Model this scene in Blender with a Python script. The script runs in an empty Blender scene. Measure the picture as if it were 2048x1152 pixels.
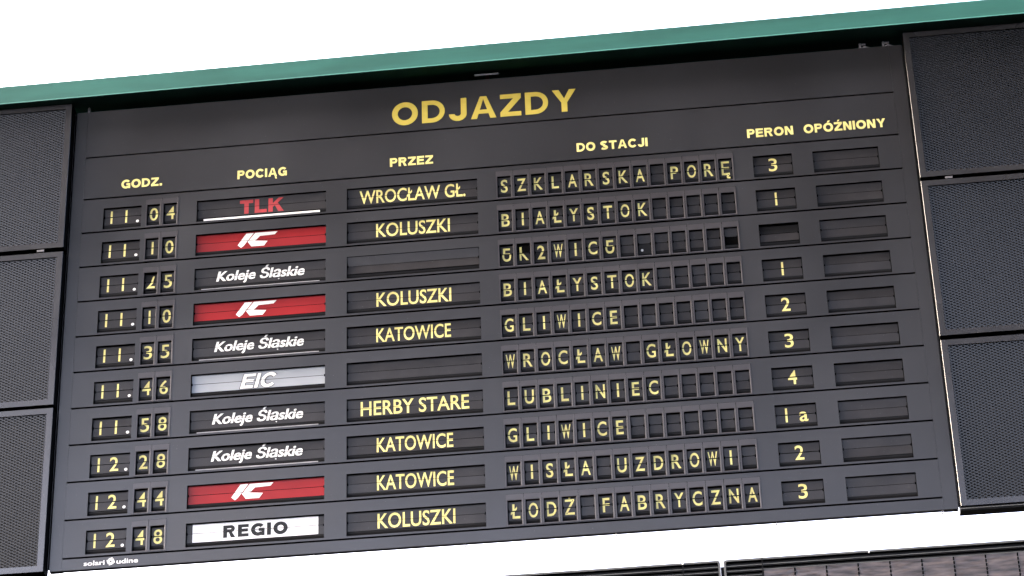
import bpy, math, random
from mathutils import Matrix, Vector

random.seed(7)
SC = bpy.context.scene
COL = SC.collection
Z0 = 6.85                      # height of the first row's seam above the ground, metres
PITCH = 0.15                   # height of one row of the board

# ------------------------------------------------------------------ camera
cam_d = bpy.data.cameras.new('camera')
cam = bpy.data.objects.new('camera', cam_d)
COL.objects.link(cam)
RB = Matrix(((0.99410993, 0.07658708, 0.07668032),
             (0.10424378, -0.48220319, -0.86983522),
             (-0.02964264, 0.87270528, -0.48734671)))
cam.matrix_world = Matrix.Translation((2.38902847, -8.40947431, -5.24519265 + Z0)) @ RB.to_4x4()
cam_d.sensor_width = 36.0
cam_d.lens = 5212.74 / 2048.0 * 36.0
cam_d.clip_start = 0.1
cam_d.clip_end = 500.0
SC.camera = cam

# ------------------------------------------------------------------ sky, sun, exposure
SUN_EL = math.radians(16.0)
SUN_AZ = math.radians(-100.0)   # measured from straight behind the viewer, negative = viewer's left
to_sun = Vector((math.sin(SUN_AZ) * math.cos(SUN_EL), -math.cos(SUN_AZ) * math.cos(SUN_EL), math.sin(SUN_EL)))
world = bpy.data.worlds.new('World')
SC.world = world
world.use_nodes = True
wn = world.node_tree
bg = wn.nodes['Background']
sky = wn.nodes.new('ShaderNodeTexSky')
sky.sky_type = 'NISHITA'
sky.sun_disc = False
sky.sun_elevation = SUN_EL
sky.sun_rotation = math.atan2(to_sun.x, to_sun.y)
sky.air_density = 0.35
sky.dust_density = 10.0
sky.ozone_density = 0.0
wn.links.new(sky.outputs[0], bg.inputs[0])
bg.inputs[1].default_value = 0.15
sun_d = bpy.data.lights.new('sun', 'SUN')
sun_d.energy = 0.5
sun_d.angle = math.radians(30.0)
sun_d.color = (1.0, 0.96, 0.90)
sun = bpy.data.objects.new('sun', sun_d)
COL.objects.link(sun)
sun.rotation_euler = to_sun.to_track_quat('Z', 'Y').to_euler()
SC.view_settings.view_transform = 'Standard'
SC.view_settings.look = 'None'
SC.view_settings.exposure = 4.9
SC.view_settings.gamma = 1.0
SC.view_settings.use_curve_mapping = False

# ------------------------------------------------------------------ materials
def mat(name, col, rough=0.5, spec=0.5, metal=0.0, vary=0.0, vscale=4.0, stretch=(1, 1, 1), speck=0.0, rvary=0.0,
        bump=0.0, bscale=60.0, col2=None):
    m = bpy.data.materials.new(name)
    m.use_nodes = True
    nt = m.node_tree
    p = nt.nodes['Principled BSDF']
    p.inputs['Base Color'].default_value = (*col, 1)
    p.inputs['Roughness'].default_value = rough
    p.inputs['Specular IOR Level'].default_value = spec
    p.inputs['Metallic'].default_value = metal
    geo = nt.nodes.new('ShaderNodeNewGeometry')
    mp = nt.nodes.new('ShaderNodeMapping')
    mp.inputs['Scale'].default_value = stretch
    nt.links.new(geo.outputs['Position'], mp.inputs['Vector'])
    def noise(scale, detail=4.0):
        n = nt.nodes.new('ShaderNodeTexNoise')
        n.inputs['Scale'].default_value = scale
        n.inputs['Detail'].default_value = detail
        nt.links.new(mp.outputs[0], n.inputs['Vector'])
        return n
    if vary > 0:
        n = noise(vscale, 6.0)
        mx = nt.nodes.new('ShaderNodeMix')
        mx.data_type = 'RGBA'
        c2 = col2 if col2 else tuple(min(1, c * (1 + vary)) for c in col)
        mx.inputs[6].default_value = (*(c * (1 - vary) for c in col), 1)
        mx.inputs[7].default_value = (*c2, 1)
        rmp = nt.nodes.new('ShaderNodeMapRange')
        rmp.inputs[1].default_value = 0.3
        rmp.inputs[2].default_value = 0.7
        nt.links.new(n.outputs[0], rmp.inputs[0])
        nt.links.new(rmp.outputs[0], mx.inputs[0])
        out = mx.outputs[2]
        if speck > 0:                                           # pale dust specks
            s = noise(170.0, 2.0)
            r = nt.nodes.new('ShaderNodeMapRange')
            r.inputs[1].default_value = 0.70
            r.inputs[2].default_value = 0.78
            r.inputs[4].default_value = speck
            nt.links.new(s.outputs[0], r.inputs[0])
            m2 = nt.nodes.new('ShaderNodeMix')
            m2.data_type = 'RGBA'
            m2.inputs[7].default_value = (0.35, 0.34, 0.33, 1)
            nt.links.new(r.outputs[0], m2.inputs[0])
            nt.links.new(out, m2.inputs[6])
            out = m2.outputs[2]
        nt.links.new(out, p.inputs['Base Color'])
    if rvary > 0:
        n = noise(2.3, 5.0)
        r = nt.nodes.new('ShaderNodeMapRange')
        r.inputs[1].default_value = 0.3
        r.inputs[2].default_value = 0.7
        r.inputs[3].default_value = rough - rvary
        r.inputs[4].default_value = rough + rvary
        nt.links.new(n.outputs[0], r.inputs[0])
        nt.links.new(r.outputs[0], p.inputs['Roughness'])
    if bump > 0:
        n = noise(bscale, 3.0)
        b = nt.nodes.new('ShaderNodeBump')
        b.inputs['Strength'].default_value = bump
        b.inputs['Distance'].default_value = 0.004
        nt.links.new(n.outputs[0], b.inputs['Height'])
        nt.links.new(b.outputs[0], p.inputs['Normal'])
    return m

M = {
    'paint': mat('grey_board_paint', (0.0225, 0.0218, 0.0232), 0.34, 0.62, vary=0.22, vscale=2.6, speck=0.25, rvary=0.05),
    'bezel': mat('grey_cell_plate', (0.041, 0.0375, 0.040), 0.34, 0.62, vary=0.12, vscale=5, rvary=0.04),
    'flap': mat('black_flap_plastic', (0.024, 0.022, 0.0225), 0.40, 0.38, vary=0.25, vscale=11, speck=0.15),
    'drum': mat('flap_drum_plastic', (0.010, 0.0095, 0.010), 0.5, 0.2),
    'cavity': mat('black_cavity', (0.003, 0.003, 0.003), 0.9, 0.05),
    'yellow': mat('yellow_print', (0.62, 0.50, 0.085), 0.5, 0.3, vary=0.05, vscale=30),
    'pale': mat('pale_yellow_flap_print', (0.86, 0.75, 0.27), 0.5, 0.3, vary=0.2, vscale=14),
    'white': mat('white_print', (0.88, 0.88, 0.86), 0.5, 0.3, vary=0.04, vscale=40),
    'grey_print': mat('grey_line_print', (0.30, 0.30, 0.31), 0.5, 0.3, vary=0.2, vscale=25),
    'dark_grey_print': mat('dark_grey_outline_print', (0.10, 0.11, 0.12), 0.5, 0.3, vary=0.2, vscale=25),
    'redtext': mat('red_print', (0.42, 0.050, 0.055), 0.5, 0.3, vary=0.1, vscale=30),
    'red': mat('red_flap_film', (0.27, 0.008, 0.010), 0.42, 0.3, vary=0.10, vscale=9),
    'silver': mat('silver_flap_film', (0.32, 0.345, 0.375), 0.4, 0.4, vary=0.06, vscale=9),
    'whiteflap': mat('white_flap_film', (0.80, 0.80, 0.82), 0.45, 0.4, vary=0.03, vscale=9),
    'black': mat('black_print', (0.010, 0.011, 0.012), 0.5, 0.3),
    'green': mat('green_beam_paint', (0.034, 0.150, 0.124), 0.55, 0.3, vary=0.16, vscale=5, stretch=(0.5, 1, 3), speck=0.05),
    'frame': mat('grey_panel_frame_paint', (0.030, 0.029, 0.031), 0.28, 0.8, vary=0.12, vscale=6, speck=0.2, rvary=0.05),
    'mesh': mat('dark_expanded_metal', (0.010, 0.0095, 0.0105), 0.26, 0.45, vary=0.15, vscale=7),
    'back': mat('dark_backing_felt', (0.010, 0.010, 0.011), 0.7, 0.2, vary=0.2, vscale=7, speck=0.2),
    'steel': mat('bare_steel', (0.50, 0.51, 0.53), 0.4, 0.5, 0.6, vary=0.15, vscale=50),
    'dullsteel': mat('dull_grey_steel', (0.16, 0.155, 0.165), 0.5, 0.5, vary=0.2, vscale=40),
    'case': mat('black_case_plastic', (0.006, 0.006, 0.006), 0.5, 0.15, vary=0.2, vscale=20),
    'rim': mat('worn_rim_lit_slat', (0.085, 0.085, 0.082), 0.5, 0.5, vary=0.3, vscale=30, stretch=(0.4, 1, 1)),
    'tile': mat('brown_tile_film', (0.026, 0.020, 0.019), 0.28, 0.6, vary=0.5, vscale=42, stretch=(0.28, 1, 1.7), bump=1.0, bscale=60, col2=(0.13, 0.105, 0.10)),  # pale streaks put the film's highlights into the colour
}

# ------------------------------------------------------------------ mesh builder
class MB:
    def __init__(self):
        self.v, self.f, self.m, self.names = [], [], [], []
    def mi(self, name):
        if name not in self.names:
            self.names.append(name)
        return self.names.index(name)
    def poly(self, pts, m):
        i = len(self.v)
        self.v += [tuple(p) for p in pts]
        self.f.append(tuple(range(i, i + len(pts))))
        self.m.append(self.mi(m))
    def hexa(self, c, m, skip=()):
        # c: 8 corners: (x0,y0,z0)(x1,y0,z0)(x1,y1,z0)(x0,y1,z0) then the same at z1
        fs = {'bottom': (0, 3, 2, 1), 'top': (4, 5, 6, 7), 'front': (0, 1, 5, 4), 'back': (2, 3, 7, 6), 'left': (3, 0, 4, 7), 'right': (1, 2, 6, 5)}
        i = len(self.v)
        self.v += [tuple(p) for p in c]
        for k, q in fs.items():
            if k in skip:
                continue
            self.f.append(tuple(i + j for j in q))
            self.m.append(self.mi(m))
    def box(self, x0, x1, y0, y1, z0, z1, m, skip=()):
        self.hexa([(x0, y0, z0), (x1, y0, z0), (x1, y1, z0), (x0, y1, z0), (x0, y0, z1), (x1, y0, z1), (x1, y1, z1), (x0, y1, z1)], m, skip)
    def prism(self, pts, y0, y1, m):
        # outline in (x, z), counter-clockwise seen from the front; y0 is the front
        n = len(pts)
        i = len(self.v)
        self.v += [(x, y0, z) for x, z in pts] + [(x, y1, z) for x, z in pts]
        self.f.append(tuple(i + k for k in range(n)))
        self.f.append(tuple(i + n + k for k in reversed(range(n))))
        for k in range(n):
            j = (k + 1) % n
            self.f.append((i + k, i + n + k, i + n + j, i + j))
        self.m += [self.mi(m)] * (n + 2)
    def cyl(self, c, r, h, axis, m, n=12):
        a = {'x': (1, 2, 0), 'y': (2, 0, 1), 'z': (0, 1, 2)}[axis]
        i = len(self.v)
        for s in (0, 1):
            for k in range(n):
                p = [0, 0, 0]
                p[a[0]] = c[a[0]] + r * math.cos(2 * math.pi * k / n)
                p[a[1]] = c[a[1]] + r * math.sin(2 * math.pi * k / n)
                p[a[2]] = c[a[2]] + s * h
                self.v.append(tuple(p))
        self.f.append(tuple(i + k for k in reversed(range(n))))
        self.f.append(tuple(i + n + k for k in range(n)))
        for k in range(n):
            j = (k + 1) % n
            self.f.append((i + k, i + j, i + n + j, i + n + k))
        self.m += [self.mi(m)] * (n + 2)
    def holed(self, x0, x1, z0, z1, hole, y0, y1, m, outer=True):
        # a rectangular plate with one rectangular hole, with the hole's and the outer walls
        a, b, c, d = hole
        self.poly([(x0, y0, z0), (x1, y0, z0), (x1, y0, c), (x0, y0, c)], m)
        self.poly([(x0, y0, d), (x1, y0, d), (x1, y0, z1), (x0, y0, z1)], m)
        self.poly([(x0, y0, c), (a, y0, c), (a, y0, d), (x0, y0, d)], m)
        self.poly([(b, y0, c), (x1, y0, c), (x1, y0, d), (b, y0, d)], m)
        self.wall(a, b, c, d, y0, y1, m, True)
        if outer:
            self.wall(x0, x1, z0, z1, y0, y1, m, False)
    def wall(self, a, b, c, d, y0, y1, m, inward):
        for p, q in (((a, c), (b, c)), ((b, c), (b, d)), ((b, d), (a, d)), ((a, d), (a, c))):
            f = [(p[0], y0, p[1]), (q[0], y0, q[1]), (q[0], y1, q[1]), (p[0], y1, p[1])]
            self.poly(f if inward else f[::-1], m)
    def mesh(self, name):
        me = bpy.data.meshes.new(name)
        me.from_pydata(self.v, [], self.f)
        for n in self.names:
            me.materials.append(M[n])
        me.polygons.foreach_set('material_index', self.m)
        me.update()
        return me
    def build(self, name, parent=None, loc=(0, 0, 0), label=None):
        return obj(name, self.mesh(name), parent, loc, label)

def obj(name, me, parent=None, loc=(0, 0, 0), label=None):
    o = bpy.data.objects.new(name, me)
    COL.objects.link(o)
    o.location = loc
    if parent is not None:
        o.parent = parent
    if label:
        o['label'] = label
    return o

def thing(name, label, cat, loc, group=None):
    o = bpy.data.objects.new(name, None)
    COL.objects.link(o)
    o.empty_display_size = 0.05
    o.location = loc
    o['label'] = label
    o['category'] = cat
    if group:
        o['group'] = group
    return o

# ------------------------------------------------------------------ flat lettering as polygons
_cache = {}
def raw_text(s, bold):
    key = (s, bold)
    if key not in _cache:
        cu = bpy.data.curves.new('lettering_source', 'FONT')
        cu.body = s
        cu.offset = bold
        cu.resolution_u = 4
        cu.fill_mode = 'BOTH'
        o = bpy.data.objects.new('lettering_source', cu)
        COL.objects.link(o)
        dg = bpy.context.evaluated_depsgraph_get()
        me = bpy.data.meshes.new_from_object(o.evaluated_get(dg))
        vs = [(v.co.x, v.co.y) for v in me.vertices]
        polys = [[vs[i] for i in p.vertices] for p in me.polygons]
        bpy.data.objects.remove(o)
        bpy.data.curves.remove(cu)
        bpy.data.meshes.remove(me)
        _cache[key] = polys
    return _cache[key]

def cap_span(bold):
    ys = [y for p in raw_text('H', bold) for x, y in p]
    return min(ys), max(ys)

def text(s, x0, x1, zb, zt, bold=0.0, slant=0.0):
    """polygons of s between x0 and x1, its capitals standing from zb to zt"""
    lo, hi = cap_span(bold)
    k = (zt - zb) / (hi - lo)
    ps = [[(x + slant * y, y) for x, y in p] for p in raw_text(s, bold)]
    xs = [x for p in ps for x, y in p]
    a, b = min(xs), max(xs)
    kx = (x1 - x0) / (b - a)
    return [[(x0 + (x - a) * kx, zb + (y - lo) * k) for x, y in p] for p in ps]

def disc(cx, cz, r, n=14):
    return [[(cx + r * math.cos(2 * math.pi * k / n), cz + r * math.sin(2 * math.pi * k / n)) for k in range(n)]]

def clip(poly, z, above):
    out = []
    n = len(poly)
    for i in range(n):
        p, q = poly[i], poly[(i + 1) % n]
        ip = (p[1] >= z) == above
        iq = (q[1] >= z) == above
        if ip:
            out.append(p)
        if ip != iq:
            t = (z - p[1]) / (q[1] - p[1])
            out.append((p[0] + t * (q[0] - p[0]), z))
    return out if len(out) >= 3 else None

def ccw(p):
    a = sum(p[i][0] * p[(i + 1) % len(p)][1] - p[(i + 1) % len(p)][0] * p[i][1] for i in range(len(p)))
    return p if a > 0 else p[::-1]

def lettering(mb, polys, y, m):
    for i, p in enumerate(polys):
        mb.poly([(x, y - 0.00002 * (i % 9), z) for x, z in ccw(p)], m)

def ring(cx, cy, a, b, t, d0, d1, n=28):
    """quads of an elliptic ring of stroke t from angle d0 to d1 (degrees)"""
    ps = []
    for i in range(n):
        q = [math.radians(d0 + (d1 - d0) * (i + e) / n) for e in (0, 1)]
        ps.append([(cx + a * math.cos(q[0]), cy + b * math.sin(q[0])), (cx + a * math.cos(q[1]), cy + b * math.sin(q[1])),
                   (cx + (a - t) * math.cos(q[1]), cy + (b - t) * math.sin(q[1])), (cx + (a - t) * math.cos(q[0]), cy + (b - t) * math.sin(q[0]))])
    return ps

def rect(x0, x1, y0, y1):
    return [[(x0, y0), (x1, y0), (x1, y1), (x0, y1)]]

def ribbon(pts, t):
    out, side = [], []
    for i, p in enumerate(pts):
        q, r = pts[max(0, i - 1)], pts[min(len(pts) - 1, i + 1)]
        d = math.hypot(r[0] - q[0], r[1] - q[1])
        nx, ny = -(r[1] - q[1]) / d * t / 2, (r[0] - q[0]) / d * t / 2
        side.append(((p[0] + nx, p[1] + ny), (p[0] - nx, p[1] - ny)))
    for a, b in zip(side, side[1:]):
        out.append([a[0], b[0], b[1], a[1]])
    return out

def bowl(x0, x1, y0, y1, t):
    """the round right side of D, P or R"""
    h, r = (y1 - y0) / 2, min((y1 - y0) / 2, (x1 - x0) * 0.8)
    xm = x1 - r
    return rect(x0, xm, y1 - t, y1) + rect(x0, xm, y0, y0 + t) + ring(xm, (y0 + y1) / 2, r, h, t, -90, 90, 20)

def grotesk(ch, t):
    """polygons and width of one bold sans capital, one unit tall, stroke t"""
    k = t * 0.88
    if ch in 'ÓŹĄ':
        ps, w = grotesk({'Ó': 'O', 'Ź': 'Z', 'Ą': 'A'}[ch], t)
        if ch == 'Ą':
            return ps + ribbon([(w - 0.10, 0.0), (w - 0.17, -0.09), (w - 0.15, -0.19), (w - 0.02, -0.21)], t * 0.55), w
        return ps + [[(w * 0.40, 1.06), (w * 0.56, 1.06), (w * 0.76, 1.26), (w * 0.52, 1.26)]], w
    if ch == 'O':
        return ring(0.51, 0.5, 0.51, 0.52, t, 0, 360, 40), 1.02
    if ch == 'C':
        return ring(0.50, 0.5, 0.50, 0.52, t, 38, 322, 34), 0.93
    if ch == 'G':
        return ring(0.51, 0.5, 0.51, 0.52, t, 40, 318, 34) + rect(0.54, 0.97, 0.36, 0.36 + k) + rect(0.97 - t * 0.8, 0.97, 0.0, 0.36), 0.97
    if ch == 'D':
        return rect(0, t, 0, 1) + bowl(t, 0.90, 0, 1, k), 0.90
    if ch == 'P':
        return rect(0, t, 0, 1) + bowl(t, 0.80, 0.38, 1, k), 0.80
    if ch == 'R':
        return rect(0, t, 0, 1) + bowl(t, 0.83, 0.42, 1, k) + [[(0.40, 0.45), (0.62, 0.45), (0.88, 0), (0.88 - t * 1.15, 0)]], 0.88
    if ch == 'J':
        return rect(0.70 - t, 0.70, 0.30, 1) + ring(0.35, 0.30, 0.35, 0.32, t, 180, 360, 20), 0.70
    if ch == 'A':
        q = t * 1.06
        return [[(0, 0), (q, 0), (0.5, 1 - 0.12), (0.5, 1), (0.5 - t * 0.55, 1)], [(1 - q, 0), (1, 0), (0.5 + t * 0.55, 1), (0.5, 1), (0.5, 1 - 0.12)]] + rect(0.25, 0.75, 0.22, 0.22 + k * 0.9), 1.0
    if ch == 'Z':
        return rect(0, 0.82, 1 - k, 1) + rect(0, 0.82, 0, k) + [[(0, k), (t * 1.35, k), (0.82, 1 - k), (0.82 - t * 1.35, 1 - k)]], 0.82
    if ch == 'Y':
        q = t * 1.18
        return rect(0.47 - t / 2, 0.47 + t / 2, 0, 0.42) + [[(0, 1), (q, 1), (0.47, 0.60), (0.47, 0.42), (0.47 - t / 2, 0.42)], [(0.94, 1), (0.94 - q, 1), (0.47, 0.60), (0.47, 0.42), (0.47 + t / 2, 0.42)]], 0.94
    if ch == 'N':
        return rect(0, t * 0.95, 0, 1) + rect(0.86 - t * 0.95, 0.86, 0, 1) + [[(0, 1), (t * 1.1, 1), (0.86, 0), (0.86 - t * 1.1, 0)]], 0.86
    if ch == 'E':
        return rect(0, t, 0, 1) + rect(t, 0.77, 1 - k, 1) + rect(t, 0.77, 0, k) + rect(t, 0.72, 0.5 - k / 2 + 0.02, 0.5 + k / 2 + 0.02), 0.77
    if ch == 'T':
        return rect(0, 0.82, 1 - k, 1) + rect(0.41 - t / 2, 0.41 + t / 2, 0, 1 - k), 0.82
    if ch == 'L':
        return rect(0, t, 0, 1) + rect(t, 0.74, 0, k), 0.74
    if ch == 'I':
        return rect(0, t, 0, 1), t
    if ch == 'K':
        return rect(0, t, 0, 1) + [[(t, 0.34), (t, 0.62), (0.62, 1), (0.92, 1)], [(0.36, 0.55), (0.55, 0.68), (0.95, 0), (0.95 - t * 1.25, 0)]], 0.95
    if ch == 'S':
        w, h = 0.84, t / 2
        pts = []
        for i in range(25):                      # upper bowl, then the spine, then the lower bowl
            a = math.radians(25 + 245 * i / 24)
            pts.append((w / 2 + (w / 2 - h) * math.cos(a), 0.745 + (0.255 + 0.02 - h) * math.sin(a)))
        for i in range(25):
            a = math.radians(90 - 245 * i / 24)
            pts.append((w / 2 + (w / 2 - h) * math.cos(a), 0.255 + (0.255 + 0.02 - h) * math.sin(a) + 0.0))
        return ribbon(pts, t * 0.95), w
    if ch == '.':
        return rect(0, t * 1.05, 0, t * 1.05), t * 1.05
    return [], 0.30

def caps(s, x0, x1, zb, zt, t=0.21, gap=0.15, slant=0.0):
    """bold sans capitals s between x0 and x1, standing from zb to zt"""
    x, ps = 0.0, []
    for ch in s:
        g, w = grotesk(ch, t)
        ps += [[(x + px + slant * py, py) for px, py in p] for p in g]
        x += w + gap
    a, b = min(q[0] for p in ps for q in p), max(q[0] for p in ps for q in p)
    k = (x1 - x0) / (b - a)
    return [[(x0 + (px - a) * k, zb + py * (zt - zb)) for px, py in p] for p in ps]

# ------------------------------------------------------------------ added unseen roof over the viewer, which shades the board from the high sky
mb = MB()
slab = [(-12.0, -2.6), (-12.0, -1.6), (14.0, -1.6), (14.0, -15.2)]  # back edge angled to darken the board towards top and right
zr = 9.6
mb.poly([(x, y, zr) for x, y in slab], 'dullsteel')
mb.poly([(x, y, zr + 0.25) for x, y in slab[::-1]], 'dullsteel')
for (xa, ya), (xb, yb) in zip(slab, slab[1:] + slab[:1]):
    mb.poly([(xa, ya, zr), (xa, ya, zr + 0.25), (xb, yb, zr + 0.25), (xb, yb, zr)], 'dullsteel')
o = mb.build('shade_slab')
o['kind'] = 'structure'

# ------------------------------------------------------------------ the board
AX = -0.0835                   # axis of the flaps below each row's seam
GAP = 0.0014
WIN_T, WIN_B = -0.046, -0.139  # top and bottom of the windows
FL_H = 0.0345                  # height of half a flap under its window's top
HOUR = (0.0825, 0.2305)
MINS = ((0.2535, 0.3030), (0.3180, 0.3690))
TRAIN = (0.4470, 0.9475)
VIA = (1.0280, 1.5280)
LET0, LETP, LETW, NLET = 1.6060, 0.06456, 0.0505, 14
PLAT = (2.5750, 2.7220)
DELAY = (2.8000, 3.0450)
WID = 3.128
LET_BLOCK = (LET0 - 0.0068, LET0 + 13 * LETP + LETW + 0.0068, -0.1450, -0.021)
MIN_BLOCK = (MINS[0][0] - 0.0068, MINS[1][1] + 0.0072, -0.1450, -0.021)

board = thing('departure_board', 'large dark grey split-flap departure board headed ODJAZDY with ten rows of yellow train times', 'departure board', (0, 0, Z0))

mb = MB()                                                     # the box behind the face
mb.box(-0.0565, 3.1835, 0.0361, 0.060, -1.500, 0.385, 'cavity')
mb.box(-0.0440, 3.1780, 0.026, 0.0360, -1.500, 0.385, 'cavity')
mb.box(-0.0570, -0.0454, 0.012, 0.0258, -1.530, 0.400, 'cavity')
mb.box(3.1793, 3.1845, 0.012, 0.0258, -1.530, 0.400, 'cavity')
mb.box(-0.040, 3.172, 0.0602, 0.26, -1.400, 0.385, 'cavity')
mb.box(-0.040, 3.172, 0.12, 0.26, 0.3855, 0.470, 'cavity')
mb.box(-0.0518, -0.0502, 0.001, 0.0118, -1.544, 0.400, 'paint')   # edge strips beside the face
mb.box(3.1812, 3.1822, 0.001, 0.0118, -1.544, 0.400, 'paint')
mb.build('casing', board)
for xa, xb in ((-0.0445, -0.0004), (WID + 0.0004, 3.1785)):      # side stiles
    mb = MB()
    mb.box(xa, xb, 0.0, 0.025, -1.546, 0.402, 'paint')
    mb.build('side_stile', board)

mb = MB()
mb.box(0.0, WID, 0.0, 0.020, 0.1930, 0.402, 'paint')
title = mb.build('title_panel', board)
mb = MB()
lettering(mb, caps('ODJAZDY', 1.2045, 1.9205, 0.2228, 0.3242, 0.225, 0.16), -0.0008, 'yellow')
mb.build('title_lettering', title, label='bold yellow word ODJAZDY')

mb = MB()
mb.box(0.0, WID, 0.0, 0.020, 0.0034, 0.1870, 'paint')
head = mb.build('heading_panel', board)
for s, a, b in (('GODZ.', 0.1475, 0.3075), ('POCIĄG', 0.6020, 0.7945), ('PRZEZ', 1.1945, 1.3615), ('DO STACJI', 1.9130, 2.1840),
                ('PERON', 2.5620, 2.7360), ('OPÓŹNIONY', 2.7760, 3.0845)):
    mb = MB()
    lettering(mb, caps(s, a, b, 0.0368, 0.0752, 0.250, 0.12), -0.0008, 'pale')
    mb.build('heading_lettering', head, label='small pale yellow column heading ' + s)

mb = MB()
mb.box(0.0, WID, 0.0, 0.020, -1.546, -1.5034, 'paint')
strip = mb.build('bottom_strip', board)
mb = MB()
lettering(mb, text('solari', 0.0800, 0.1560, -1.5335, -1.5150, 0.020), -0.0008, 'white')
lettering(mb, text('udine', 0.1995, 0.2775, -1.5335, -1.5150, 0.020), -0.0008, 'white')
mb.build('maker_lettering', strip, label='small white maker lettering at the lower edge')
mb = MB()                                                     # white pinwheel emblem with a square hole
ex, ez, r1, r2 = 0.1782, -1.5225, 0.0150, 0.0045
core = []
for k in range(4):
    a = math.radians(45 + 90 * k + 8)
    core.append([(ex + r2 * math.cos(a + t), ez + r2 * math.sin(a + t)) for t in (0,)][0])
for k in range(4):
    a0 = math.radians(45 + 90 * k + 8)
    a1 = a0 + math.pi / 2
    o0 = (ex + r1 * 1.12 * math.cos(a0 + 0.25), ez + r1 * 1.12 * math.sin(a0 + 0.25))
    om = (ex + r1 * 0.88 * math.cos(a0 + 0.95), ez + r1 * 0.88 * math.sin(a0 + 0.95))
    o1 = (ex + r1 * 0.95 * math.cos(a1 + 0.02), ez + r1 * 0.95 * math.sin(a1 + 0.02))
    mb.poly([(x, -0.0008, z) for x, z in ccw([core[k], o0, om, o1, core[(k + 1) % 4]])], 'white')
mb.build('maker_emblem', strip)

# one row's face with its windows; the letter and minute cells sit in plates of their own
def row_mesh():
    mb = MB()
    z1, z0 = -0.0034, -0.1466
    wins = [(HOUR[0], HOUR[1], WIN_B, WIN_T), MIN_BLOCK, (*TRAIN, WIN_B, WIN_T), (*VIA, WIN_B, WIN_T), LET_BLOCK, (*PLAT, WIN_B, WIN_T), (*DELAY, WIN_B, WIN_T)]
    x = 0.0
    for a, b, c, d in wins:
        mb.poly([(x, 0, z0), (a, 0, z0), (a, 0, z1), (x, 0, z1)], 'paint')
        mb.poly([(a, 0, z0), (b, 0, z0), (b, 0, c), (a, 0, c)], 'paint')
        mb.poly([(a, 0, d), (b, 0, d), (b, 0, z1), (a, 0, z1)], 'paint')
        mb.wall(a, b, c, d, 0, 0.018, 'cavity', True)  # black walls put the shade inside each window into the colour
        x = b
    mb.poly([(x, 0, z0), (WID, 0, z0), (WID, 0, z1), (x, 0, z1)], 'paint')
    mb.wall(0.0, WID, z0, z1, 0, 0.020, 'cavity', False)
    def plates(edges, cells, blk):
        for k, (a, b) in enumerate(cells):
            e0, e1 = edges[k] + 0.0006, edges[k + 1] - 0.0006
            c, d = blk[2] + 0.001, blk[3] - 0.001
            # rounded dividers: the plate's rim stands 2 mm proud of a chamfer that runs to the hole
            q = 0.0022
            mb.holed(e0, e1, c, d, (a - q, b + q, WIN_B - q, WIN_T + q), -0.0012, 0.0, 'bezel', False)
            mb.wall(e0, e1, c, d, -0.0012, 0.004, 'bezel', False)
            for p, r, p2, r2 in (((a - q, WIN_B - q), (b + q, WIN_B - q), (a, WIN_B), (b, WIN_B)), ((b + q, WIN_B - q), (b + q, WIN_T + q), (b, WIN_B), (b, WIN_T)),
                                 ((b + q, WIN_T + q), (a - q, WIN_T + q), (b, WIN_T), (a, WIN_T)), ((a - q, WIN_T + q), (a - q, WIN_B - q), (a, WIN_T), (a, WIN_B))):
                mb.poly([(p[0], -0.0012, p[1]), (r[0], -0.0012, r[1]), (r2[0], -0.0005, r2[1]), (p2[0], -0.0005, p2[1])], 'bezel')
            mb.wall(a, b, WIN_B, WIN_T, -0.0005, 0.018, 'cavity', True)  # window walls coloured black as shade, so the sun doesn't glare on them
    cells = [(LET0 + LETP * k, LET0 + LETP * k + LETW) for k in range(NLET)]
    plates([LET_BLOCK[0]] + [(cells[k][1] + cells[k + 1][0]) / 2 for k in range(NLET - 1)] + [LET_BLOCK[1]], cells, LET_BLOCK)
    plates([MIN_BLOCK[0], (MINS[0][1] + MINS[1][0]) / 2, MIN_BLOCK[1]], list(MINS), MIN_BLOCK)
    return mb.mesh('row_panel')

ROW = row_mesh()

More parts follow.
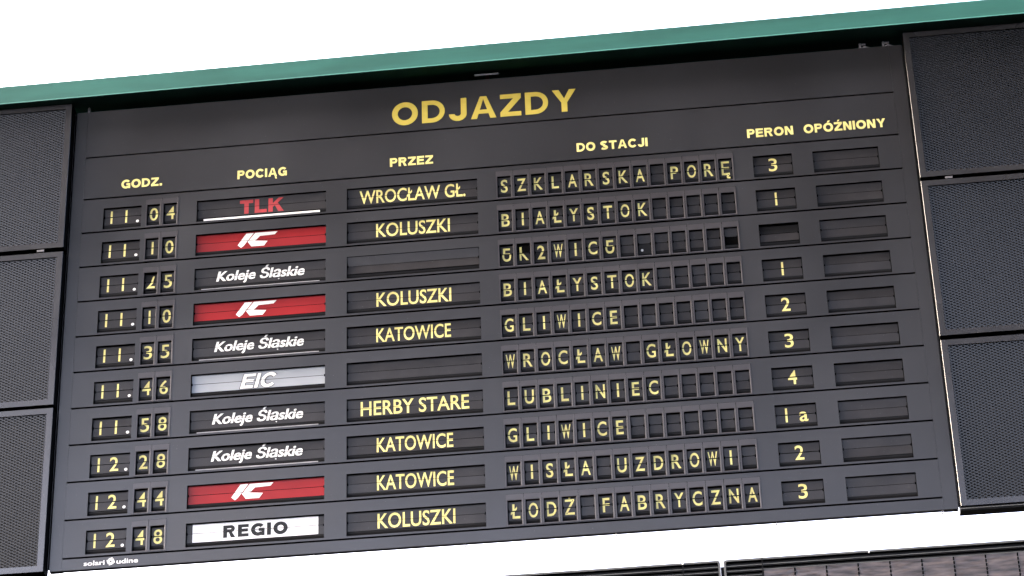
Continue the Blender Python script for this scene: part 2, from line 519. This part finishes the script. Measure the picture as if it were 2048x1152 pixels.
def flap(x0, x1, prints=(), top='flap', bot='flap', tt=None, tb=None):
    """the two half flaps of one window (leaning by tt and tb degrees), what is printed on them and the drum below them;
    prints: (polygons, material, 'both' | 'up' | 'down')"""
    mb = MB()
    a, b = x0 + 0.0018, x1 - 0.0018
    tt = random.uniform(-2.2, 2.4) if tt is None else tt
    tb = random.uniform(-2.2, 2.4) if tb is None else tb
    yf = 0.0100
    gap, cut = (GAP, 0.0007) if x1 - x0 < 0.2 else (0.0009, 0.0)
    nw, nz = 0.0035, 0.0042
    up_t = WIN_T + 0.004
    lo_b = AX - FL_H
    def Y(z, dy=0.0):
        t = tt if z > AX else -tb
        return yf + dy + (z - AX) * math.tan(math.radians(t))
    for up in (True, False):
        s = 1 if up else -1
        e = AX + s * gap
        end = up_t if up else lo_b
        pts = [(a, end), (a, e + s * nz), (a + nw, e + s * nz), (a + nw, e), (b - nw, e), (b - nw, e + s * nz), (b, e + s * nz), (b, end)]
        pts = ccw(pts)
        n = len(pts)
        m = top if up else bot
        mb.poly([(x, Y(z), z) for x, z in pts], m)
        for k in range(n):
            p, q = pts[k], pts[(k + 1) % n]
            mb.poly([(p[0], Y(p[1]), p[1]), (p[0], Y(p[1], 0.001), p[1]), (q[0], Y(q[1], 0.001), q[1]), (q[0], Y(q[1]), q[1])], 'flap')
        for k, (polys, pm, where) in enumerate(prints):
            if where == ('down' if up else 'up'):
                continue
            for i, p in enumerate(polys):
                c = clip(p, e + s * cut, up)
                if c:
                    mb.poly([(x, Y(z, -0.0004 - 0.0003 * k - 0.00002 * (i % 9)), z) for x, z in ccw(c)], pm)
    # the bundle of flaps hanging below, curving back into the board
    zz = [lo_b + 0.0015, lo_b - 0.006, lo_b - 0.013, WIN_B - 0.004]
    yy = [yf + 0.0015, yf + 0.0030, yf + 0.0065, yf + 0.0120]
    for k in range(3):
        mb.poly([(a, yy[k + 1], zz[k + 1]), (b, yy[k + 1], zz[k + 1]), (b, yy[k], zz[k]), (a, yy[k], zz[k])], 'drum')
    return mb

CAP_T, CAP_B = -0.0565, -0.1120
BOLD = 0.014
def glyph(ch, x0, x1, maxw=0.0335):
    """one character centred in a cell"""
    cx = (x0 + x1) / 2 + random.uniform(-0.0009, 0.0009)
    if ch in 'I1':
        return [[(cx - 0.0036, CAP_B), (cx + 0.0036, CAP_B), (cx + 0.0036, CAP_T), (cx - 0.0036, CAP_T)]]
    if ch == '.':
        return disc(cx - 0.010, CAP_B + 0.0045, 0.0048)
    lo, hi = cap_span(BOLD)
    xs = [x for p in raw_text(ch, BOLD) for x, y in p]
    w = (max(xs) - min(xs)) * (CAP_T - CAP_B) / (hi - lo) * 0.80
    w = min(w, maxw)
    return text(ch, cx - w / 2, cx + w / 2, CAP_B, CAP_T, BOLD)

def digit(ch, cx, w=0.032):
    if ch == '1':
        return [[(cx - 0.0038, CAP_B), (cx + 0.0038, CAP_B), (cx + 0.0040, CAP_T), (cx - 0.0034, CAP_T)]]
    return text(ch, cx - w / 2, cx + w / 2, CAP_B, CAP_T, 0.010)

def lerp(rect, u, v):
    return rect[0] + (rect[1] - rect[0]) * u, rect[2] + (rect[3] - rect[2]) * v

def train_flap(kind):
    x0, x1 = TRAIN
    lo = AX - FL_H
    if kind == 'TLK':
        return flap(x0, x1, [(caps('TLK', 0.6125, 0.7830, -0.1140, -0.0545, 0.27, 0.10), 'redtext', 'both')]), 'dark flap with red TLK over a white line'
    if kind == 'KS':
        return flap(x0, x1, [(text('Koleje Śląskie', 0.5300 + d, 0.8650 + d, -0.1025, -0.0610, 0.012, 0.22), 'white', 'both') for d in (-0.0014, 0.0, 0.0014)]), 'dark flap with white slanted words Koleje Śląskie'
    if kind == 'IC':
        # slanted white I and C
        I = [[(0.6075, -0.1015), (0.6205, -0.1130), (0.6315, -0.1045), (0.6690, -0.0525), (0.6400, -0.0525)]]
        C = [[(0.6740, -0.0525), (0.7610, -0.0525), (0.7495, -0.0655), (0.6930, -0.0680), (0.6745, -0.0870), (0.6460, -0.0900)][::-1],
             [(0.6460, -0.0900), (0.6745, -0.0870), (0.7225, -0.0915), (0.7090, -0.1105), (0.6600, -0.1105)]]
        return flap(x0, x1, [(I, 'white', 'both'), (C, 'white', 'both')], 'red', 'red'), 'red flap with a white slanted IC emblem'
    if kind == 'EIC':
        sh = caps('EIC', 0.6262, 0.7690, -0.1168, -0.0530, 0.30, 0.02, 0.24)
        t = caps('EIC', 0.6300, 0.7655, -0.1145, -0.0550, 0.22, 0.10, 0.24)
        return flap(x0, x1, [(sh, 'dark_grey_print', 'both'), (t, 'white', 'both')], 'silver', 'silver'), 'silver flap with white slanted letters EIC'
    pl = [[(0.4695, lo + 0.0004), (0.9250, lo + 0.0004), (0.9250, -0.0478), (0.4695, -0.0478)]]
    return flap(x0, x1, [(pl, 'whiteflap', 'both'), (caps('REGIO', 0.5810, 0.8145, -0.1075, -0.0595, 0.285, 0.17), 'black', 'both')]), 'white flap with bold black word REGIO'

ROWS = [
    ('11', '04', 'TLK', ('WROCŁAW GŁ.', 1.0755, 1.4815), 'SZKLARSKA PORĘ', '3'),
    ('11', '10', 'IC', ('KOLUSZKI', 1.1385, 1.4195), 'BIAŁYSTOK     ', '1'),
    ('11', '25', 'KS', None, 'EK2WICE .     ', ''),
    ('11', '10', 'IC', ('KOLUSZKI', 1.1385, 1.4195), 'BIAŁYSTOK     ', '1'),
    ('11', '35', 'KS', ('KATOWICE', 1.1370, 1.4155), 'GLIWICE       ', '2'),
    ('11', '46', 'EIC', None, 'WROCŁAW GŁOWNY', '3'),
    ('11', '58', 'KS', ('HERBY STARE', 1.0785, 1.4765), 'LUBLINIEC     ', '4'),
    ('12', '28', 'KS', ('KATOWICE', 1.1370, 1.4155), 'GLIWICE       ', '1a'),
    ('12', '44', 'IC', ('KATOWICE', 1.1370, 1.4155), 'WISŁA UZDROWI ', '2'),
    ('12', '48', 'REGIO', ('KOLUSZKI', 1.1385, 1.4175), 'ŁODŹ FABRYCZNA', '3'),
]
ORD = ['first', 'second', 'third', 'fourth', 'fifth', 'sixth', 'seventh', 'eighth', 'ninth', 'tenth']
row0 = None
for k, (hh, mm, train, via, word, plat) in enumerate(ROWS):
    if row0 is None:
        row = row0 = obj('row_panel', ROW, board, (0, 0, 0))
    else:
        row = row0.copy()
        COL.objects.link(row)
        row.parent = board
        row.location = (0, 0, -PITCH * k)
    row['label'] = '%s row of the board, showing the %s.%s train' % (ORD[k], hh, mm)
    # hour
    w = HOUR[1] - HOUR[0]
    pr = [(digit(hh[0], HOUR[0] + 0.205 * w), 'pale', 'both'), (digit(hh[1], HOUR[0] + 0.595 * w), 'pale', 'both'), (disc(HOUR[0] + 0.895 * w, CAP_B + 0.0035, 0.0060), 'white', 'both')]
    flap(*HOUR, pr).build('hour_flap', row, label='flap showing the hour ' + hh)
    # minutes
    for q in (0, 1):
        a, b = MINS[q]
        c = (a + b) / 2
        if k == 2 and q == 0:
            pr = [([[(c - 0.0005, AX), (c + 0.0075, AX), (c + 0.0135, CAP_T), (c + 0.0065, CAP_T)]], 'pale', 'up'), (digit('2', c), 'pale', 'down')]
            f = flap(a, b, pr, tt=9, tb=-8)
        else:
            f = flap(a, b, [(digit(mm[q], c), 'pale', 'both')])
        f.build('minute_flap', row, label='flap showing the minute digit ' + mm[q])
    # train
    f, lab = train_flap(train)
    if train in ('TLK', 'KS'):
        wid, m = (0.0040, 'white') if train == 'TLK' else (0.0022, 'grey_print')
        z = -0.1285 if train == 'TLK' else -0.1330
        f.box(0.4730, 0.9225, 0.0085, 0.0125, z - wid, z + wid, m)       # line on the drum's lowest flap
    f.build('train_flap', row, label=lab)
    # via
    if via:
        f = flap(*VIA, [(text(via[0], via[1], via[2], CAP_B - 0.0015, CAP_T + 0.0005, 0.012), 'pale', 'both')])
        f.build('via_flap', row, label='flap with yellow words ' + via[0])
    else:
        f = flap(*VIA, tt=-10 if k == 2 else 0.5, tb=-7 if k == 2 else 0.5)
        f.build('via_flap', row, label='blank dark flap' if k == 5 else 'blank dark flap caught in mid turn')
    # destination letters
    for j, ch in enumerate(word):
        a = LET0 + LETP * j
        b = a + LETW
        if k == 2 and j in (0, 1, 2, 6, 8, 13):
            if j in (0, 6):
                f = flap(a, b, [(glyph('E', a, b), 'pale', 'up'), (glyph('U', a, b), 'pale', 'down')], bot='drum', tb=6)
                f.build('letter_flap', row, label='half turned flap with the top of E over the foot of U')
            elif j == 1:
                f = flap(a, b, [(text('L', (a + b) / 2 - 0.016, (a + b) / 2 + 0.012, CAP_B, CAP_T, BOLD), 'pale', 'up'), (glyph('K', a, b), 'pale', 'down')], top='cavity', bot='drum', tb=8)
                f.build('letter_flap', row, label='half turned flap with the foot of K')
            elif j == 2:
                f = flap(a, b, [(glyph('2', a, b), 'pale', 'both')], bot='drum', tt=1, tb=12)
                f.build('letter_flap', row, label='flap showing the figure 2')
            elif j == 8:
                f = flap(a, b, [(glyph('.', a, b), 'white', 'both')], bot='drum', tt=-3, tb=12)
                f.build('letter_flap', row, label='flap showing a white full stop')
            else:
                f = flap(a, b, bot='cavity', tt=-2, tb=14)
                f.build('blank_flap', row, label='blank flap with a dark half open lower leaf')
            continue
        if ch == ' ':
            flap(a, b).build('blank_flap', row)
        else:
            flap(a, b, [(glyph(ch, a, b), 'pale', 'both')]).build('letter_flap', row, label='flap showing the letter ' + ch)
    # platform
    c = (PLAT[0] + PLAT[1]) / 2
    if plat == '':
        flap(*PLAT, top='drum', tt=8, tb=-6).build('platform_flap', row, label='blank flap with a dark upper leaf')
    else:
        pr = [(digit(plat, c), 'pale', 'both')] if len(plat) == 1 else [(digit('1', c - 0.0340), 'pale', 'both'), (text('a', c + 0.012, c + 0.043, CAP_B, CAP_T, 0.012), 'pale', 'both')]
        flap(*PLAT, pr, tt=1, tb=1).build('platform_flap', row, label='flap showing platform ' + plat)
    flap(*DELAY).build('delay_flap', row)

# small hardware of the board
for x in (0.2694, 0.9104, 1.4525, 1.9845, 2.5465, 3.1225):
    mb = MB()
    mb.cyl((x, 0.006, -1.556), 0.0020, 0.0105, 'z', 'dullsteel', 8)
    mb.cyl((x, 0.006, -1.559), 0.0036, 0.0035, 'z', 'dullsteel', 8)
    mb.build('hanging_screw', board)
mb = MB()
mb.box(1.5300, 1.6240, -0.006, 0.002, 0.4185, 0.4255, 'steel')
mb.box(1.5700, 1.5850, 0.0025, 0.119, 0.4195, 0.4245, 'dullsteel')
mb.build('latch_plate', board)
for x, n in ((-0.003, 1), (3.018, 2), (3.107, 2)):             # brackets standing on the top edge
    mb = MB()
    mb.box(x, x + 0.008, 0.003, 0.018, 0.4025, 0.426, 'dullsteel')
    if n == 2:
        mb.hexa([(x + 0.0085, 0.003, 0.4025), (x + 0.046, 0.003, 0.4025), (x + 0.046, 0.018, 0.4025), (x + 0.0085, 0.018, 0.4025),
                 (x + 0.0085, 0.003, 0.4050), (x + 0.020, 0.003, 0.4130), (x + 0.020, 0.018, 0.4130), (x + 0.0085, 0.018, 0.4050)], 'dullsteel')
        mb.box(x + 0.0085, x + 0.026, 0.006, 0.018, 0.4180, 0.426, 'dullsteel')
    mb.build('top_bracket', board)

# ------------------------------------------------------------------ green beam over the board
beam = thing('roof_beam', 'long green painted beam running along the top of the departure board', 'beam', (0, 0, Z0 + 0.43))
def beam_sec(x):
    yb = -0.064 - 0.0042 * x
    zb = -0.0003 + 0.0034 * x
    zt = 0.5533 + 0.0049 * x - 0.56 * (0.064 + 0.0042 * x) - 0.43
    return yb, zb, zt
mb = MB()
xs = [-2.5, -1.2, 0.0, 1.2, 2.4, 3.6, 4.8, 6.0]
c = 0.0035
secs = []
for x in xs:
    y, zb, zt = beam_sec(x)
    secs.append([(x, y - 0.0035, zb + 0.0015), (x, y, zb + 0.0085), (x, y, zt - c), (x, y + c, zt), (x, 0.30, zt), (x, 0.30, zt - 0.03), (x, 0.0, zt - 0.032), (x, 0.0, zb), (x, y + c, zb)])
for a, b in zip(secs, secs[1:]):
    for i in range(9):
        j = (i + 1) % 9
        mb.poly([a[i], b[i], b[j], a[j]], 'green')
mb.poly(secs[0][:], 'green')
mb.poly(secs[-1][::-1], 'green')
mb.build('beam_profile', beam)

# ------------------------------------------------------------------ expanded-metal panels beside the board
PW, PH, FW = 0.655, 0.652, 0.0235
def panel_frame():
    mb = MB()
    c = 0.0010
    y0 = -0.033
    mb.holed(c, PW - c, c, PH - c, (FW, PW - FW, FW, PH - FW), y0, y0 + 0.012, 'frame', False)
    # chamfer and sides, coloured dark as if shaded, to hold down sunlit glare
    o = [(c, c), (PW - c, c), (PW - c, PH - c), (c, PH - c)]
    q = [(0, 0), (PW, 0), (PW, PH), (0, PH)]
    for k in range(4):
        j = (k + 1) % 4
        mb.poly([(q[k][0], y0 + c, q[k][1]), (q[j][0], y0 + c, q[j][1]), (o[j][0], y0, o[j][1]), (o[k][0], y0, o[k][1])], 'mesh')
    for p, r in ((0, 1), (1, 2), (2, 3), (3, 0)):
        a, b = q[p], q[r]
        mb.poly([(a[0], y0 + c, a[1]), (a[0], 0.02, a[1]), (b[0], 0.02, b[1]), (b[0], y0 + c, b[1])], 'cavity')
    return mb.mesh('panel_frame')
def expanded_metal():
    mb = MB()
    lw, sw, t = 0.0215, 0.0115, 0.0036
    x0, x1, z0, z1 = FW, PW - FW, FW, PH - FW
    nx, nz = int((x1 - x0) / lw), int((z1 - z0) / (sw / 2))
    lw = (x1 - x0) / nx
    h = (z1 - z0) / nz
    for r in range(nz):
        for i in range(nx * 2):
            xa, xb = x0 + i * lw / 2, x0 + (i + 1) * lw / 2
            up = (i + r) % 2 == 0
            za, zb = (z0 + r * h, z0 + (r + 1) * h) if up else (z0 + (r + 1) * h, z0 + r * h)
            ya = -0.0275
            mb.poly([(xa, ya + 0.0004, za - t / 2), (xb, ya + 0.0004, zb - t / 2), (xb, ya - 0.0001, zb + t / 2), (xa, ya - 0.0001, za + t / 2)], 'mesh')
    return mb.mesh('expanded_metal_sheet')
def backing(low):
    mb = MB()
    mb.box(0.004, PW - 0.004, -0.0205, 0.018, 0.004, PH - 0.004, 'back')
    mb.box(0.0, PW, 0.0205, 0.034, 0.006 if low else -0.018, PH - 0.002, 'cavity')
    return mb.mesh('backing_sheet')
FR, EM, BK, BL = panel_frame(), expanded_metal(), backing(False), backing(True)
GRP = 'mesh panels beside the departure board'
def clip_mesh():
    mb = MB()
    mb.box(0.0, 0.028, -0.0330, -0.0310, -0.0125, -0.0045, 'dullsteel')
    mb.box(0.004, 0.024, -0.0308, 0.010, -0.0100, -0.0070, 'dullsteel')
    return mb.mesh('clip')
CLIP = clip_mesh()
p0 = None
for side, x, tops, labs in (
        ('l', -0.0578 - PW, (0.4285, -0.2413, -0.9060),
         ('dark mesh panel left of the board, highest of three, touching the green beam', 'dark mesh panel left of the board, middle one of its column of three', 'dark mesh panel left of the board, lowest of three, with a paler frame')),
        ('r', 3.1850, (0.4355, -0.2313, -0.9000),
         ('near black mesh panel right of the board, highest of three, under the green beam', 'dark mesh panel right of the board, middle one of its column of three', 'dark mesh panel right of the board, lowest of three, above the tiled case'))):
    for i, (zt, lab) in enumerate(zip(tops, labs)):
        p = thing('mesh_panel', lab, 'mesh panel', (x, 0, Z0 + zt - PH), GRP)
        obj('frame', FR, p)
        obj('expanded_metal_sheet', EM, p)
        obj('backing_sheet', BL if i == 2 else BK, p)
        if i == 0:
            obj('clip', CLIP, p, ((0.5525 if side == 'l' else 0.0905), 0, 0))
        if side == 'r' and i == 2:
            mb = MB()
            mb.box(-0.004, PW, -0.028, 0.018, -0.0150, -0.0025, 'case')
            mb.box(-0.004, PW, -0.0315, -0.0285, -0.0100, -0.0070, 'rim')
            mb.build('bottom_rail', p)

# ------------------------------------------------------------------ slatted cases below the board
def round_rect(x0, x1, z0, z1, r, n=6):
    pts = []
    for cx, cz, a0 in ((x1 - r, z0 + r, -90), (x1 - r, z1 - r, 0), (x0 + r, z1 - r, 90), (x0 + r, z0 + r, 180)):
        for k in range(n + 1):
            a = math.radians(a0 + 90 * k / n)
            pts.append((cx + r * math.cos(a), cz + r * math.sin(a)))
    return pts
def case(x0, x1, lab, tiles):
    z1, z0 = -1.6795, -2.18
    t = thing('slatted_case', lab, 'slatted case', (x0, 0, Z0 + z0), 'slatted cases under the board')
    W, H = x1 - x0, z1 - z0
    mb = MB()
    mb.prism(round_rect(0.002, W - 0.002, 0.002, H - 0.002, 0.008), 0.012, 0.22, 'case')
    mb.build('case_body', t)
    mb = MB()                                            # rim running round the front
    o, q = round_rect(0, W, 0, H, 0.010), round_rect(0.0075, W - 0.0075, 0.0075, H - 0.0075, 0.0045)
    n = len(o)
    for k in range(n):
        j = (k + 1) % n
        mb.poly([(o[k][0], -0.002, o[k][1]), (o[j][0], -0.002, o[j][1]), (q[j][0], -0.002, q[j][1]), (q[k][0], -0.002, q[k][1])], 'rim')
        mb.poly([(o[k][0], -0.002, o[k][1]), (o[k][0], 0.0115, o[k][1]), (o[j][0], 0.0115, o[j][1]), (o[j][0], -0.002, o[j][1])], 'rim')
        mb.poly([(q[k][0], -0.002, q[k][1]), (q[j][0], -0.002, q[j][1]), (q[j][0], 0.0115, q[j][1]), (q[k][0], 0.0115, q[k][1])], 'case')
    mb.build('rim', t)
    mb = MB()
    zz = H - 0.0225
    r = 0
    while zz > 0.012:
        a, b = 0.0085, W - 0.0085
        if tiles and zz < H - 0.042:
            b = 0.130
        mb.box(a, b, 0.0000, 0.0012, zz - 0.0028, zz, 'rim')  # pale strip paints the sky caught by the slat; black behind it
        mb.box(a, b, 0.0013, 0.0115, zz - 0.0070, zz - 0.0004, 'case')
        zz -= 0.0190
        r += 1
    mb.build('slats', t)
    sx = 0.1335 if tiles else W - 0.130
    mb = MB()                                            # joint between two lengths of the front, with its bolt head
    mb.box(sx - 0.0018, sx + 0.0018, -0.0035, -0.0022, 0.004, H - 0.003, 'case')
    mb.build('joint_strip', t)
    mb = MB()
    mb.cyl(((0.503 if tiles else sx), -0.006, H - (0.0085 if tiles else 0.005)), 0.0032, 0.0035, 'y', 'white', 10)
    mb.build('bolt', t)
    if tiles:
        mb = MB()
        mb.box(-0.0112, 0.0005, 0.020, 0.060, 0.02, H - 0.016, 'case')
        mb.build('coupling', t)
        x = 0.1375
        while x + 0.109 < W:
            mb = MB()
            e = min(x + 0.1036, W - 0.01)
            mb.box(x, e, 0.001, 0.0115, 0.012, H - 0.0445, 'tile')
            mb.build('brown_tile', t)
            mb = MB()
            zz = H - 0.047
            while zz > 0.02:
                mb.box(e + 0.0003, e + 0.0051, -0.0005, 0.0115, zz - 0.0085, zz, 'cavity')
                mb.box(e + 0.0003, e + 0.0051, 0.003, 0.0115, zz - 0.0148, zz - 0.0087, 'tile')
                zz -= 0.0150
            mb.build('dotted_divider', t)
            x += 0.1090
    return t
case(1.02, 2.3405, 'black slatted case with a rounded corner, left of the tiled one', False)
case(2.3520, 4.62, 'black slatted case with brown tiles and dotted dividers under the right panel', True)
